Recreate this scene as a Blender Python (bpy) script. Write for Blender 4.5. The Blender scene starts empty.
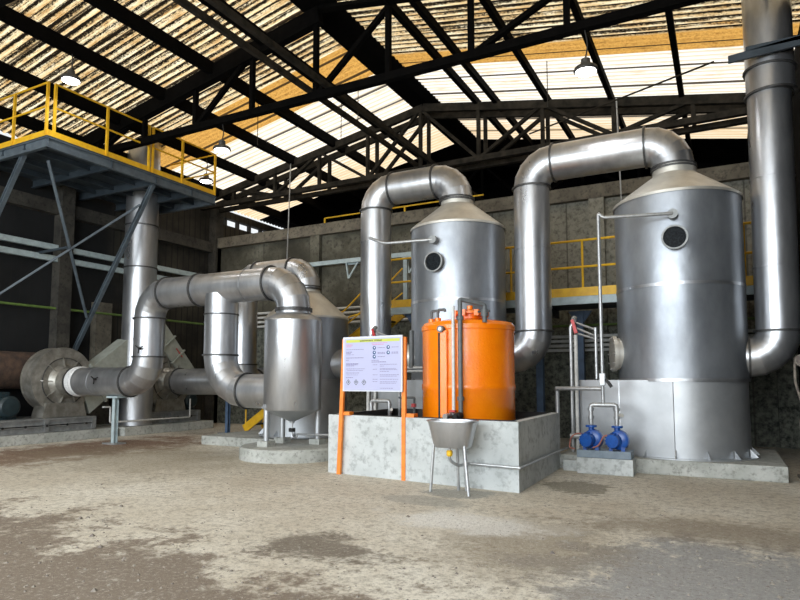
import bpy, math, random
from mathutils import Vector as V, Matrix
random.seed(7)
S = bpy.context.scene
COL = S.collection
R_ = math.radians
# ------------------------------------------------------------------ camera, world, sun, exposure
cam_d = bpy.data.cameras.new('camera'); cam = bpy.data.objects.new('camera', cam_d); COL.objects.link(cam)
cam.location = (0, 0, 1.6); cam.rotation_euler = (R_(90 + 4.7), 0, R_(27.85))
cam_d.sensor_width = 36; cam_d.lens = 36 * 613 / 800
cam_d.shift_y = (329.6 - 300) / 800
cam_d.clip_end = 200
S.camera = cam
W = bpy.data.worlds.new('world'); S.world = W; W.use_nodes = True
W.node_tree.nodes['Background'].inputs[0].default_value = (0.93, 0.97, 1.0, 1)
W.node_tree.nodes['Background'].inputs[1].default_value = 1.0
sd = bpy.data.lights.new('sun', 'SUN'); sd.energy = 3.6; sd.angle = R_(2); sd.color = (1, .96, .9)
sun = bpy.data.objects.new('sun', sd); COL.objects.link(sun)
sun.rotation_euler = V((-.35, -.55, 1.3)).to_track_quat('Z', 'Y').to_euler(); sun.location = (0, 0, 30)
ad = bpy.data.lights.new('gate_daylight', 'AREA'); ad.shape = 'RECTANGLE'; ad.size = 17.5; ad.size_y = 7
ad.energy = 2750; ad.color = (.88, .95, 1)
al = bpy.data.objects.new('gate_daylight', ad); COL.objects.link(al)
al.location = (-6.5, -7.2, 4.6); al.rotation_euler = (R_(76), 0, R_(2))
S.view_settings.view_transform = 'Standard'; S.view_settings.look = 'None'
S.view_settings.exposure = 0.0; S.view_settings.gamma = 1.0; S.view_settings.use_curve_mapping = False
S.cycles.use_denoising = True
S.cycles.max_bounces = 7; S.cycles.diffuse_bounces = 5; S.cycles.glossy_bounces = 4
S.cycles.transmission_bounces = 4; S.cycles.sample_clamp_indirect = 6
S.cycles.caustics_reflective = False; S.cycles.caustics_refractive = False

# ------------------------------------------------------------------ materials
def nodes(name):
    m = bpy.data.materials.new(name); m.use_nodes = True
    nt = m.node_tree; b = nt.nodes['Principled BSDF']
    return m, nt, b
def tex(nt, scale, kind='NOISE', detail=5, vec=None, rough=.6, stretch=None):
    if vec is None:
        g = nt.nodes.new('ShaderNodeNewGeometry'); vec = g.outputs['Position']
    if stretch:
        mp = nt.nodes.new('ShaderNodeMapping'); mp.inputs['Scale'].default_value = stretch
        nt.links.new(vec, mp.inputs['Vector']); vec = mp.outputs[0]
    if kind == 'NOISE':
        t = nt.nodes.new('ShaderNodeTexNoise'); t.inputs['Detail'].default_value = detail; t.inputs['Roughness'].default_value = rough
    else:
        t = nt.nodes.new('ShaderNodeTexVoronoi')
    t.inputs['Scale'].default_value = scale
    nt.links.new(vec, t.inputs['Vector'])
    return t.outputs[0]
def ramp(nt, fac, stops):
    r = nt.nodes.new('ShaderNodeValToRGB'); e = r.color_ramp.elements
    while len(e) < len(stops): e.new(.5)
    for k, (p, c) in enumerate(stops):
        e[k].position = p
        e[k].color = (c, c, c, 1) if isinstance(c, (int, float)) else (*c, 1)
    nt.links.new(fac, r.inputs[0]); return r.outputs[0]
def mixc(nt, f, a, b, mode='MIX'):
    x = nt.nodes.new('ShaderNodeMix'); x.data_type = 'RGBA'; x.blend_type = mode
    for i, v in ((0, f), (6, a), (7, b)):
        if isinstance(v, (int, float)): x.inputs[i].default_value = v if i == 0 else (v, v, v, 1)
        elif isinstance(v, tuple): x.inputs[i].default_value = (*v, 1)
        else: nt.links.new(v, x.inputs[i])
    return x.outputs[2]
def mth(nt, op, a, b=0., c=None):
    x = nt.nodes.new('ShaderNodeMath'); x.operation = op
    for i, v in ((0, a), (1, b), (2, c)):
        if v is None: continue
        if isinstance(v, (int, float)): x.inputs[i].default_value = v
        else: nt.links.new(v, x.inputs[i])
    return x.outputs[0]
def sstep(nt, v, lo, hi):
    x = nt.nodes.new('ShaderNodeMapRange'); x.interpolation_type = 'SMOOTHSTEP'
    nt.links.new(v, x.inputs[0]); x.inputs[1].default_value = lo; x.inputs[2].default_value = hi
    return x.outputs[0]
def pos(nt):
    g = nt.nodes.new('ShaderNodeNewGeometry'); s = nt.nodes.new('ShaderNodeSeparateXYZ')
    nt.links.new(g.outputs['Position'], s.inputs[0]); return s.outputs
def bump(nt, b, h, strength=.3, dist=.02):
    x = nt.nodes.new('ShaderNodeBump'); x.inputs['Strength'].default_value = strength; x.inputs['Distance'].default_value = dist
    nt.links.new(h, x.inputs['Height']); nt.links.new(x.outputs[0], b.inputs['Normal'])
def mat(name, c1, c2=None, scale=6, rough=.6, metal=0., bmp=0., lo=.35, hi=.65, stretch=None, bscale=None, coat=0., rvar=0.):
    m, nt, b = nodes(name)
    if c2 is None: c2 = tuple(x * .75 for x in c1)
    n = tex(nt, scale, stretch=stretch)
    nt.links.new(ramp(nt, n, [(lo, c2), (hi, c1)]), b.inputs['Base Color'])
    b.inputs['Roughness'].default_value = rough; b.inputs['Metallic'].default_value = metal
    if rvar:
        n2 = tex(nt, scale * .6, stretch=stretch)
        nt.links.new(ramp(nt, n2, [(.3, rough - rvar), (.7, rough + rvar)]), b.inputs['Roughness'])
    if bmp: bump(nt, b, tex(nt, bscale or scale * 4), bmp)
    if coat: b.inputs['Coat Weight'].default_value = coat; b.inputs['Coat Roughness'].default_value = .15
    return m
M = {}
M['steel'] = mat('brushed_stainless', (.56, .57, .59), (.42, .43, .45), 4, .34, .85, .16, .34, .64, (1, 1, .3), 5, rvar=.08)
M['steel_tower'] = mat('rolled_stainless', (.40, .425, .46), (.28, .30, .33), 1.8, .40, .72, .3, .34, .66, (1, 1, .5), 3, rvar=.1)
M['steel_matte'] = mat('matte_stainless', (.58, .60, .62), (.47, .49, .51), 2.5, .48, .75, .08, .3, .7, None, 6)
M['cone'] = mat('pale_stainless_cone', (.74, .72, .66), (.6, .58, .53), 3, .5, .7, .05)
M['flange'] = mat('dark_flange_steel', (.13, .13, .13), (.07, .07, .07), 12, .5, .7)
M['galv'] = mat('galvanised_pipe', (.50, .51, .51), (.36, .37, .38), 14, .38, .6)
M['grey_pipe'] = mat('grey_plastic_pipe', (.13, .14, .15), (.09, .1, .1), 10, .5)
M['fan'] = mat('fan_casing_steel', (.40, .385, .35), (.24, .23, .20), 5, .42, .65, .1)
M['fan_duct'] = mat('grey_green_paint', (.40, .42, .38), (.30, .32, .28), 5, .55, .1)
M['skid'] = mat('painted_skid_steel', (.35, .36, .36), (.22, .23, .23), 6, .5, .4)
M['motor'] = mat('dark_green_motor_paint', (.014, .03, .036), (.008, .018, .022), 9, .45)
M['blue'] = mat('blue_pump_paint', (.01, .10, .42), (.005, .06, .3), 12, .35, 0, coat=.3)
M['orange'] = mat('orange_gelcoat', (1.0, .27, .004), (.92, .19, .002), 2.2, .26, 0, .35, .3, .7, None, 28, coat=.4)
M['orange_paint'] = mat('orange_post_paint', (.85, .27, .03), (.75, .2, .02), 8, .5)
M['yellow'] = mat('yellow_safety_paint', (.90, .54, .02), (.74, .40, .015), 5, .5)
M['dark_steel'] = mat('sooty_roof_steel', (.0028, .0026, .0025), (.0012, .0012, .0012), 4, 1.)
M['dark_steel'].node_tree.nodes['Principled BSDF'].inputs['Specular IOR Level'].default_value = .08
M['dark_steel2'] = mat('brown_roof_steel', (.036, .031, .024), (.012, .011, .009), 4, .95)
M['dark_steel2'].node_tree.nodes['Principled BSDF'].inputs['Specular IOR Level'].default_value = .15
M['plat'] = mat('slate_blue_platform_steel', (.05, .068, .085), (.028, .04, .052), 3, .6, .1)
M['blue_col'] = mat('navy_column_paint', (.09, .15, .25), (.06, .10, .17), 5, .55)
M['pale_blue'] = mat('pale_blue_channel_paint', (.50, .60, .62), (.38, .46, .48), 6, .5)
M['black'] = mat('black_rubber', (.015, .015, .015), (.01, .01, .01), 8, .6)
M['glass_dark'] = mat('dark_sight_glass', (.004, .005, .006), (.02, .025, .03), 30, .35, 0)
M['glass_dark'].node_tree.nodes['Principled BSDF'].inputs['Specular IOR Level'].default_value = .06
M['white_cloth'] = mat('white_canvas', (.75, .76, .76), (.6, .6, .6), 20, .9)
M['red'] = mat('red_handle', (.6, .03, .03), (.5, .02, .02), 8, .4)
M['green'] = mat('green_pipe_paint', (.16, .26, .06), (.10, .17, .04), 8, .5)
M['rust'] = mat('rusted_brown_steel', (.10, .06, .04), (.045, .03, .024), 6, .9, 0, .5)
M['pvc'] = mat('white_pipe', (.7, .7, .68), (.55, .55, .53), 14, .45)
M['copper'] = mat('red_hose', (.42, .17, .12), (.3, .1, .08), 8, .5)
M['hang'] = mat('tan_dusty_metal', (.3, .27, .22), (.12, .1, .09), 14, .8)

def concrete(name, a, b_, stain, scale=1.6, bmp=.25, low=.0, cracks=True):
    m, nt, b = nodes(name)
    n1 = tex(nt, scale, detail=7); n2 = tex(nt, scale * 5, detail=8, rough=.7); n3 = tex(nt, scale * .45, detail=4)
    c = ramp(nt, n1, [(.35, b_), (.62, a)])
    c = mixc(nt, ramp(nt, n2, [(.36, .75), (.5, 0.)]), c, stain)
    c = mixc(nt, ramp(nt, n3, [(.56, 0.), (.7, .55)]), c, tuple(x * .8 for x in b_))
    if cracks:
        v = tex(nt, scale * 3.2, 'V', stretch=(1, 1, .6))
        c = mixc(nt, ramp(nt, v, [(.035, .5), (.09, 0.)]), c, tuple(x * .5 for x in stain))
    nt.links.new(c, b.inputs['Base Color']); b.inputs['Roughness'].default_value = .85
    bump(nt, b, n2, bmp)
    return m
M['conc'] = concrete('grey_cast_concrete', (.60, .63, .63), (.49, .52, .52), (.30, .32, .32))
M['conc_plinth'] = concrete('rough_plinth_concrete', (.52, .53, .50), (.38, .39, .36), (.20, .20, .18), 2.4)
M['conc_beam'] = concrete('weathered_beam_concrete', (.19, .17, .13), (.11, .097, .075), (.05, .043, .035), 1.7)

M['slate'] = mat('slate_channel_paint', (.24, .30, .36), (.17, .22, .27), 6, .5)
M['conc_dark'] = concrete('dark_column_concrete', (.06, .055, .045), (.028, .026, .022), (.012, .011, .01), 1.7)  # darker version of the beam concrete
M['plat2'] = mat('slate_edge_steel', (.11, .14, .165), (.07, .09, .11), 5, .55)
# back wall: weathered concrete panels, darker rubble low down
m, nt, b = nodes('back_wall_concrete'); M['wall_back'] = m
P = pos(nt)
n1 = tex(nt, .9, detail=8); n2 = tex(nt, 7, detail=9, rough=.75)
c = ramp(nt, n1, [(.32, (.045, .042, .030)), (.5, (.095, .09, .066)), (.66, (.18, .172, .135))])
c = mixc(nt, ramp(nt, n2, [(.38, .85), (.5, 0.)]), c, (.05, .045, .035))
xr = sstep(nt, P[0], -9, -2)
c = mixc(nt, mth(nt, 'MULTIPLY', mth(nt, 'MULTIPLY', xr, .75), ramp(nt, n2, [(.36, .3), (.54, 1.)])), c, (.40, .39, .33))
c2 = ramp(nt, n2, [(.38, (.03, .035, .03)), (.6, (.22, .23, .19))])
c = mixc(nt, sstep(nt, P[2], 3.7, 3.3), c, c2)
for k in range(9):
    d = mth(nt, 'ABSOLUTE', mth(nt, 'SUBTRACT', P[0], -17.1 + 2.2 * k + .1))
    c = mixc(nt, ramp(nt, d, [(.012, .6), (.03, 0.)]), c, (.035, .03, .025))
nt.links.new(c, b.inputs['Base Color']); b.inputs['Roughness'].default_value = .95; bump(nt, b, n2, .5)

# left wall: dark sheet cladding, shade of the deep hall put into its colour
m, nt, b = nodes('darkened_cladding'); M['wall_left'] = m
P = pos(nt)
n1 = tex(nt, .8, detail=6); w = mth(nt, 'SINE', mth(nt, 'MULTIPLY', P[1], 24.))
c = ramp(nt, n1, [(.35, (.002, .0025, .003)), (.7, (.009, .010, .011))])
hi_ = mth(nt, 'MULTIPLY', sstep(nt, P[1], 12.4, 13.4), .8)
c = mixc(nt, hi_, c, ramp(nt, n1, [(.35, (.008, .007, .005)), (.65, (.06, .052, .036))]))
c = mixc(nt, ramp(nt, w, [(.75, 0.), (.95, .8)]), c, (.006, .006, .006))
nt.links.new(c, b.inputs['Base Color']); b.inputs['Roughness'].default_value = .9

# floor
m, nt, b = nodes('worn_dusty_concrete_floor'); M['floor'] = m
P = pos(nt)
n1 = tex(nt, .55, detail=8, rough=.6); n2 = tex(nt, 9, detail=9, rough=.75); n3 = tex(nt, 26, detail=8, rough=.9); n4 = tex(nt, 1.5, detail=6)
c = ramp(nt, n1, [(.32, (.56, .49, .385)), (.5, (.68, .625, .52)), (.68, (.80, .76, .665))])
c = mixc(nt, ramp(nt, n2, [(.38, .7), (.52, 0.)]), c, (.30, .26, .20))
n45 = mth(nt, 'ADD', mth(nt, 'MULTIPLY', n4, .6), mth(nt, 'MULTIPLY', n2, .4))
def patch(c, cx, cy, rx, ry, col, amt, edge=.35, wob=.9, ang=0., fine=None):
    ca, sa = math.cos(ang), math.sin(ang)
    dx = mth(nt, 'SUBTRACT', P[0], cx); dy = mth(nt, 'SUBTRACT', P[1], cy)
    u = mth(nt, 'ADD', mth(nt, 'MULTIPLY', dx, ca / rx), mth(nt, 'MULTIPLY', dy, sa / rx))
    v = mth(nt, 'ADD', mth(nt, 'MULTIPLY', dx, -sa / ry), mth(nt, 'MULTIPLY', dy, ca / ry))
    d = mth(nt, 'SQRT', mth(nt, 'ADD', mth(nt, 'MULTIPLY', u, u), mth(nt, 'MULTIPLY', v, v)))
    d = mth(nt, 'ADD', d, mth(nt, 'MULTIPLY', mth(nt, 'SUBTRACT', n45, .5), wob * 4.5))
    f = mth(nt, 'MULTIPLY', sstep(nt, d, 1 + edge, 1 - edge), amt)
    if fine: f = mth(nt, 'MULTIPLY', f, ramp(nt, fine, [(.3, 1.), (.7, .45)]))
    return mixc(nt, f, c, col)
c = patch(c, -6.5, 1.7, 6.5, 2.75, (.19, .145, .105), .93, .2, .8, 0)       # brown dirt, near left
c = patch(c, -3.6, 4.95, .62, .36, (.17, .14, .105), .9, .5, 1.6, 0)
c = patch(c, -.2, 5.7, 1.3, 1.2, (.30, .30, .305), .85, .25, 1.1, 0)         # gravel patch right
c = patch(c, .3, 7.4, 2.0, .5, (.27, .22, .16), .75, .5, .8, 0)
c = patch(c, -1.7, 6.0, .8, 1.1, (.30, .25, .18), .7, .5, .9, 0)
c = patch(c, -2.05, 9.5, .42, .62, (.22, .20, .15), .8, .15, .8, .3)            # damp patch beside the basin
c = patch(c, -3.4, 8.2, .55, .35, (.33, .33, .30), .75, .15, .5, 0)              # damp patch below the sink, with the sink's shadow painted in
c = patch(c, -3.6, 7.5, .6, .3, (.36, .35, .31), .6, .2, .3, 0)
c = patch(c, -13.2, 9.3, 1.5, 3.6, (.19, .10, .055), .95, .45, 1.1, 0)              # rust stain by the fan plinth
c = patch(c, -10.5, 8.8, 3.0, 1.8, (.30, .25, .17), .5, .5, .8, 0)
c = patch(c, -2.6, 6.6, .9, .35, (.85, .84, .80), .7, .5, 1.3, 0)
c = mixc(nt, ramp(nt, n3, [(.40, .8), (.48, 0.)]), c, (.14, .11, .08))
c = mixc(nt, ramp(nt, tex(nt, 21, detail=8, rough=.9), [(.54, 0.), (.62, .6)]), c, (.82, .78, .70))
nt.links.new(c, b.inputs['Base Color']); b.inputs['Roughness'].default_value = .8
bump(nt, b, mixc(nt, .5, n2, n3), .6, .05)

# translucent corrugated roof sheets
XR, ZR, T = -7.95, 10.16, .185
m, nt, b = nodes('translucent_roof_sheet'); M['roof'] = m
P = pos(nt)
left = sstep(nt, P[0], XR + .02, XR - .02)
band = mth(nt, 'ADD', P[1], mth(nt, 'MULTIPLY', left, .15))
nA = tex(nt, 1, detail=7, rough=.75, stretch=(1.1, 7, 1)); nB = tex(nt, 13, detail=7, rough=.8); nC = tex(nt, .6, detail=3)
nD = tex(nt, 1, detail=3, stretch=(.12, 1.1, 1))
st = mth(nt, 'ADD', mth(nt, 'MULTIPLY', mth(nt, 'SINE', mth(nt, 'MULTIPLY', P[1], 2 * math.pi / .2)), .5), .5)
tan_ = ramp(nt, nA, [(.36, (.46, .26, .09)), (.48, (.70, .52, .28)), (.6, (.88, .78, .56))])
nE = tex(nt, 1, detail=4, rough=.7, stretch=(.16, 15, 1)); nF = tex(nt, 14, detail=8, rough=.95, stretch=(1, 1.6, 1)); nG = tex(nt, .5, detail=2)
lev = mth(nt, 'ADD', mth(nt, 'MULTIPLY', mth(nt, 'SUBTRACT', nE, .5), 1.25), mth(nt, 'ADD', mth(nt, 'MULTIPLY', st, .34), mth(nt, 'ADD', mth(nt, 'MULTIPLY', nF, 1.9), mth(nt, 'MULTIPLY', nG, .25))))
near = mixc(nt, sstep(nt, lev, 1.17, 1.29), tan_, (.012, .009, .006))
oran = mixc(nt, ramp(nt, nF, [(.40, .85), (.56, 0.)]), (.64, .36, .09), (.24, .10, .02))
oran = mixc(nt, ramp(nt, nA, [(.3, .6), (.42, 0.)]), oran, (.04, .02, .01))
whit = ramp(nt, st, [(.25, (.97, .94, .88)), (.9, (.66, .56, .42))])
whit = mixc(nt, ramp(nt, nA, [(.34, .7), (.5, 0.)]), whit, (.62, .45, .25))
c = mixc(nt, sstep(nt, mth(nt, 'ADD', band, mth(nt, 'MULTIPLY', left, .75)), 13.68, 13.74), near, oran)
c = mixc(nt, sstep(nt, band, 14.5, 14.53), c, whit)
c = mixc(nt, mth(nt, 'MULTIPLY', sstep(nt, band, 17.4, 19.4), .6), c, (.66, .44, .2))
c = mixc(nt, sstep(nt, P[1], 5.2, 5.0), c, (.93, .90, .84))  # unseen sheets above the camera made clean to brighten the foreground floor
lap = mth(nt, 'ABSOLUTE', mth(nt, 'SUBTRACT', mth(nt, 'FRACT', mth(nt, 'ADD', mth(nt, 'MULTIPLY', band, 1 / 1.02), .0)), .98))
c = mixc(nt, ramp(nt, lap, [(.035, .93), (.06, 0.)]), c, (.03, .02, .012))
tr = nt.nodes.new('ShaderNodeBsdfTranslucent'); df = nt.nodes.new('ShaderNodeBsdfDiffuse'); mx = nt.nodes.new('ShaderNodeMixShader')
nt.links.new(c, tr.inputs[0]); nt.links.new(c, df.inputs[0]); mx.inputs[0].default_value = .15
nt.links.new(tr.outputs[0], mx.inputs[1]); nt.links.new(df.outputs[0], mx.inputs[2])
nt.links.new(mx.outputs[0], nt.nodes['Material Output'].inputs[0]); nt.nodes.remove(b)

def emis(name, col, s):
    m, nt, b = nodes(name)
    b.inputs['Emission Color'].default_value = (*col, 1); b.inputs['Emission Strength'].default_value = s
    b.inputs['Base Color'].default_value = (*col, 1); return m
M['lamp'] = emis('lamp_diffuser', (1, 1, 1), 14)
def flat(name, c, r=.5):
    m, nt, b = nodes(name); b.inputs['Base Color'].default_value = (*c, 1); b.inputs['Roughness'].default_value = r; return m
M['sign'] = flat('sign_board', (.47, .48, .68)); M['sign_edge'] = flat('sign_edge', (.66, .68, .76))
M['sign_band'] = flat('sign_title_band', (.55, .60, .10)); M['ink'] = flat('sign_ink', (.22, .2, .36)); M['ink_dark'] = flat('sign_dark_ink', (.06, .07, .05))
M['ink_red'] = flat('sign_red_ink', (.62, .25, .45)); M['picto'] = flat('sign_pictogram', (.02, .07, .2)); M['white'] = flat('sign_white', (.7, .75, .9))

# ------------------------------------------------------------------ mesh helpers
ORG = {}
def frame(d, up=None):
    d = V(d).normalized(); up = V(up) if up else (V((0, 0, 1)) if abs(d.z) < .95 else V((0, 1, 0)))
    x = up.cross(d).normalized(); return x, d.cross(x).normalized(), d
class MB:
    def __init__(s): s.v = []; s.f = []
    def add(s, vs, fs):
        n = len(s.v); s.v += [V(p) for p in vs]; s.f += [tuple(i + n for i in f) for f in fs]; return s
    def box(s, x0, x1, y0, y1, z0, z1):
        return s.add([(x, y, z) for z in (z0, z1) for x, y in ((x0, y0), (x1, y0), (x1, y1), (x0, y1))],
                     [(3, 2, 1, 0), (4, 5, 6, 7), (0, 1, 5, 4), (1, 2, 6, 5), (2, 3, 7, 6), (3, 0, 4, 7)])
    def bar(s, p, q, w, h=None, up=None):
        h = h or w; p = V(p); q = V(q); x, y, d = frame(q - p, up)
        c = [(-w / 2, -h / 2), (w / 2, -h / 2), (w / 2, h / 2), (-w / 2, h / 2)]
        return s.add([p + x * a + y * b for a, b in c] + [q + x * a + y * b for a, b in c],
                     [(3, 2, 1, 0), (4, 5, 6, 7), (0, 1, 5, 4), (1, 2, 6, 5), (2, 3, 7, 6), (3, 0, 4, 7)])
    def ibeam(s, p, q, w, h, t=.02, up=None):
        p = V(p); q = V(q); x, y, d = frame(q - p, up)
        s.bar(p + y * (h / 2 - t / 2), q + y * (h / 2 - t / 2), w, t, up); s.bar(p - y * (h / 2 - t / 2), q - y * (h / 2 - t / 2), w, t, up)
        return s.bar(p, q, t, h - 2 * t, up)
    def rings(s, rs, n, c0=True, c1=True, split=False):
        if split:
            for a, b in zip(rs, rs[1:]): s.rings([a, b], n, False, False)
            return s
        vs = [p for r in rs for p in r]; fs = []
        for k in range(len(rs) - 1):
            for i in range(n):
                j = (i + 1) % n; fs.append((k * n + i, k * n + j, (k + 1) * n + j, (k + 1) * n + i))
        if c0: fs.append(tuple(range(n - 1, -1, -1)))
        if c1: fs.append(tuple((len(rs) - 1) * n + i for i in range(n)))
        return s.add(vs, fs)
    def lathe(s, c, axis, prof, n=32, c0=True, c1=True):
        c = V(c); x, y, d = frame(axis)
        return s.rings([[c + d * h + (x * math.cos(2 * math.pi * i / n) + y * math.sin(2 * math.pi * i / n)) * max(r, 1e-4) for i in range(n)] for r, h in prof], n, c0, c1)
    def tube(s, p, q, r, n=16, r2=None):
        p = V(p); q = V(q); return s.lathe(p, q - p, [(r, 0), (r2 or r, (q - p).length)], n)
    def hoop(s, c, axis, ri, ro, t, n=32):
        c = V(c); x, y, d = frame(axis)
        rr = [(ri, -t / 2), (ro, -t / 2), (ro, t / 2), (ri, t / 2), (ri, -t / 2)]
        return s.rings([[c + d * h + (x * math.cos(2 * math.pi * i / n) + y * math.sin(2 * math.pi * i / n)) * r for i in range(n)] for r, h in rr], n, False, False)
    def sweep(s, pts, r, bend=.08, n=10, seg=5):
        pts = [V(p) for p in pts]; path = [(pts[0], (pts[1] - pts[0]).normalized())]
        for a, p, b_ in zip(pts, pts[1:], pts[2:]):
            d1 = (p - a).normalized(); d2 = (b_ - p).normalized(); bb = min(bend, (p - a).length * .49, (b_ - p).length * .49)
            A = p - d1 * bb; B = p + d2 * bb
            for k in range(seg + 1):
                t = k / seg; path.append(((A * (1 - t) + p * t) * (1 - t) + (p * (1 - t) + B * t) * t, (d1 * (1 - t) + d2 * t).normalized()))
        path.append((pts[-1], (pts[-1] - pts[-2]).normalized()))
        x, y, d = frame(path[0][1]); rs = []
        for p, t in path:
            q = d.rotation_difference(t); x = q @ x; y = q @ y; d = t
            rs.append([p + (x * math.cos(2 * math.pi * i / n) + y * math.sin(2 * math.pi * i / n)) * r for i in range(n)])
        return s.rings(rs, n)
    def prism(s, poly, vec):
        n = len(poly); vec = V(vec); a = [V(p) for p in poly]
        return s.add(a + [p + vec for p in a], [tuple(range(n - 1, -1, -1)), tuple(range(n, 2 * n))] + [(i, (i + 1) % n, n + (i + 1) % n, n + i) for i in range(n)])
    def foot(s, poly, z0, z1):
        return s.prism([(x, y, z0) for x, y in poly], (0, 0, z1 - z0))
    def build(s, name, m, parent=None, smooth=True, bevel=0.):
        import bmesh
        o0 = ORG.get(parent.name, V((0, 0, 0))) if parent else V((0, 0, 0))
        me = bpy.data.meshes.new(name); me.from_pydata([p - o0 for p in s.v], [], s.f)
        bm = bmesh.new(); bm.from_mesh(me); bmesh.ops.recalc_face_normals(bm, faces=bm.faces); bm.to_mesh(me); bm.free()
        if smooth:
            me.polygons.foreach_set('use_smooth', [True] * len(me.polygons)); me.set_sharp_from_angle(angle=R_(32))
        me.materials.append(M[m] if isinstance(m, str) else m)
        o = bpy.data.objects.new(name, me); COL.objects.link(o)
        if parent: o.parent = parent
        ORG[o.name] = o0
        if bevel:
            bv = o.modifiers.new('bevel', 'BEVEL'); bv.width = bevel; bv.segments = 2; bv.limit_method = 'ANGLE'
        return o
def tag(o, label, cat, group=None, kind=None):
    o['label'] = label
    if cat: o['category'] = cat
    if group: o['group'] = group
    if kind: o['kind'] = kind
    return o
def thing(name, label, cat, loc, group=None):
    o = bpy.data.objects.new(name, None); COL.objects.link(o); o.location = loc; o.empty_display_size = .2
    ORG[o.name] = V(loc); return tag(o, label, cat, group)
def struct(name, mb, m, label=None, **k):
    o = mb.build(name, m, **k); o['kind'] = 'structure'
    if label: o['label'] = label
    return o
def dup(root, loc, label, group=None):
    r = root.copy(); COL.objects.link(r); r.location = loc; r['label'] = label
    if group: r['group'] = group
    for ch in list(root.children):
        c = ch.copy(); COL.objects.link(c); c.parent = r
        for g in ch.children:
            d = g.copy(); COL.objects.link(d); d.parent = c
    return r

def duct(root, pts, r, bend, m='steel', seams=(), n=40, rings=True, first=True, last=True):
    """round sheet-metal duct: straight sections, lobster-back elbows, dark flange rings, each its own part"""
    pts = [V(p) for p in pts]; cur = pts[0]
    fl = []
    if first: fl.append((pts[0], pts[1] - pts[0]))
    for k in range(1, len(pts)):
        p = pts[k]; d1 = (p - pts[k - 1]).normalized()
        if k < len(pts) - 1:
            d2 = (pts[k + 1] - p).normalized(); A = p - d1 * bend; B = p + d2 * bend
            if (A - cur).length > .03: MB().tube(cur, A, r, n).build('duct_section', m, root)
            nrm = d1.cross(d2).normalized(); cc = A + d2 * bend; rs = []; e = MB(); ph = math.acos(max(-1, min(1, d1.dot(d2))))
            seg = 5; half = ph / seg / 2; rr = []
            for j in range(seg + 1):
                a = ph * j / seg; e_ = (-d2) * math.cos(a) + d1 * math.sin(a)
                rr.append([cc + e_ * bend + (e_ * math.cos(2 * math.pi * i / n) + nrm * math.sin(2 * math.pi * i / n)) * r for i in range(n)])
            e.rings(rr, n, split=True)
            for j in range(1, seg):
                a = ph * j / seg; e_ = (-d2) * math.cos(a) + d1 * math.sin(a); t_ = d2 * math.sin(a) + d1 * math.cos(a)
                e.hoop(cc + e_ * bend, t_, r - .004, r + .004, .014, n)
            e.build('elbow', m, root)
            fl += [(A, d1), (B, d2)]; cur = B
        else:
            MB().tube(cur, p, r, n).build('duct_section', m, root)
            if last: fl.append((p, d1))
    if rings:
        for c, d in fl: MB().hoop(c, d, r - .01, r + .035, .035, n).build('flange_ring', 'flange', root)
    for c, d in seams: MB().hoop(c, d, r - .01, r + .012, .022, n).build('weld_seam', m, root)

# ------------------------------------------------------------------ structure
struct('floor', MB().box(-22, 9, -14, 26, -.2, 0), 'floor', 'worn concrete floor with brown dirt and damp patches', smooth=False)
wl = MB().box(-17.5, -17.25, -8, 17.3, 0, 8.3)
struct('wall_left', wl, 'wall_left', 'dark sheet-clad side wall', smooth=False)
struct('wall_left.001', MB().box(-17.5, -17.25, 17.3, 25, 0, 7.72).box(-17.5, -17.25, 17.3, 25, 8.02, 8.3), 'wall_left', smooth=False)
mu = MB()
for k in range(10): mu.box(-17.45, -17.3, 17.9 + .7 * k, 18.0 + .7 * k, 7.7, 8.05)
struct('trim_7', mu, 'conc_dark', 'mullions of the narrow daylight strip under the eaves', smooth=False)
bw = MB().box(-17.5, 1.6, 17.3, 17.6, 0, 6.6)
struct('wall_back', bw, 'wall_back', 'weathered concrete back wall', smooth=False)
struct('trim_1', MB().box(-17.5, 1.6, 17.1, 17.7, 6.6, 6.98), 'conc_beam', 'concrete ring beam along the top of the back wall', smooth=False)
pil = MB()
for x in (-17.1, -12.4, -7.9, -2.95, 1.3): pil.box(x - .2, x + .2, 17.12, 17.3, 0, 6.6)
struct('trim_2', pil, 'wall_back', 'concrete pilasters of the back wall', smooth=False)
struct('trim_3', MB().box(-17.25, -17.0, -8, 17.3, 6.42, 6.8), 'conc_dark', 'concrete beam along the side wall', smooth=False)
cl = MB()
for y, z in ((-1, 8.3), (5.1, 8.3), (11.1, 8.3), (17.2, 8.3)): cl.box(-17.3, -16.9, y - .2, y + .2, 0, z)
struct('trim_4', cl, 'conc_dark', 'concrete columns of the side wall', smooth=False)
struct('trim_5', MB().box(-17.3, -17.0, 12.2, 12.75, 0, 4.0), 'conc_beam', 'added pale pier standing in for a lit piece of the side wall', smooth=False)  # added block; its pale colour imitates a lit piece of wall
struct('wall_right', MB().box(1.55, 1.8, 4.5, 25, 0, 8.5), M['dark_steel'], 'dark side wall beside the camera', smooth=False)  # wall stops short of the camera to let light onto right-hand faces
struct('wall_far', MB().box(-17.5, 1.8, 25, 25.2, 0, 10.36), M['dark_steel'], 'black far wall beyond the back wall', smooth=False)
struct('floor.001', MB().box(-17.5, 1.6, 17.6, 25, 6.1, 6.3), 'conc_beam', smooth=False)
def zr(x): return ZR - T * abs(x - XR)
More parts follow.
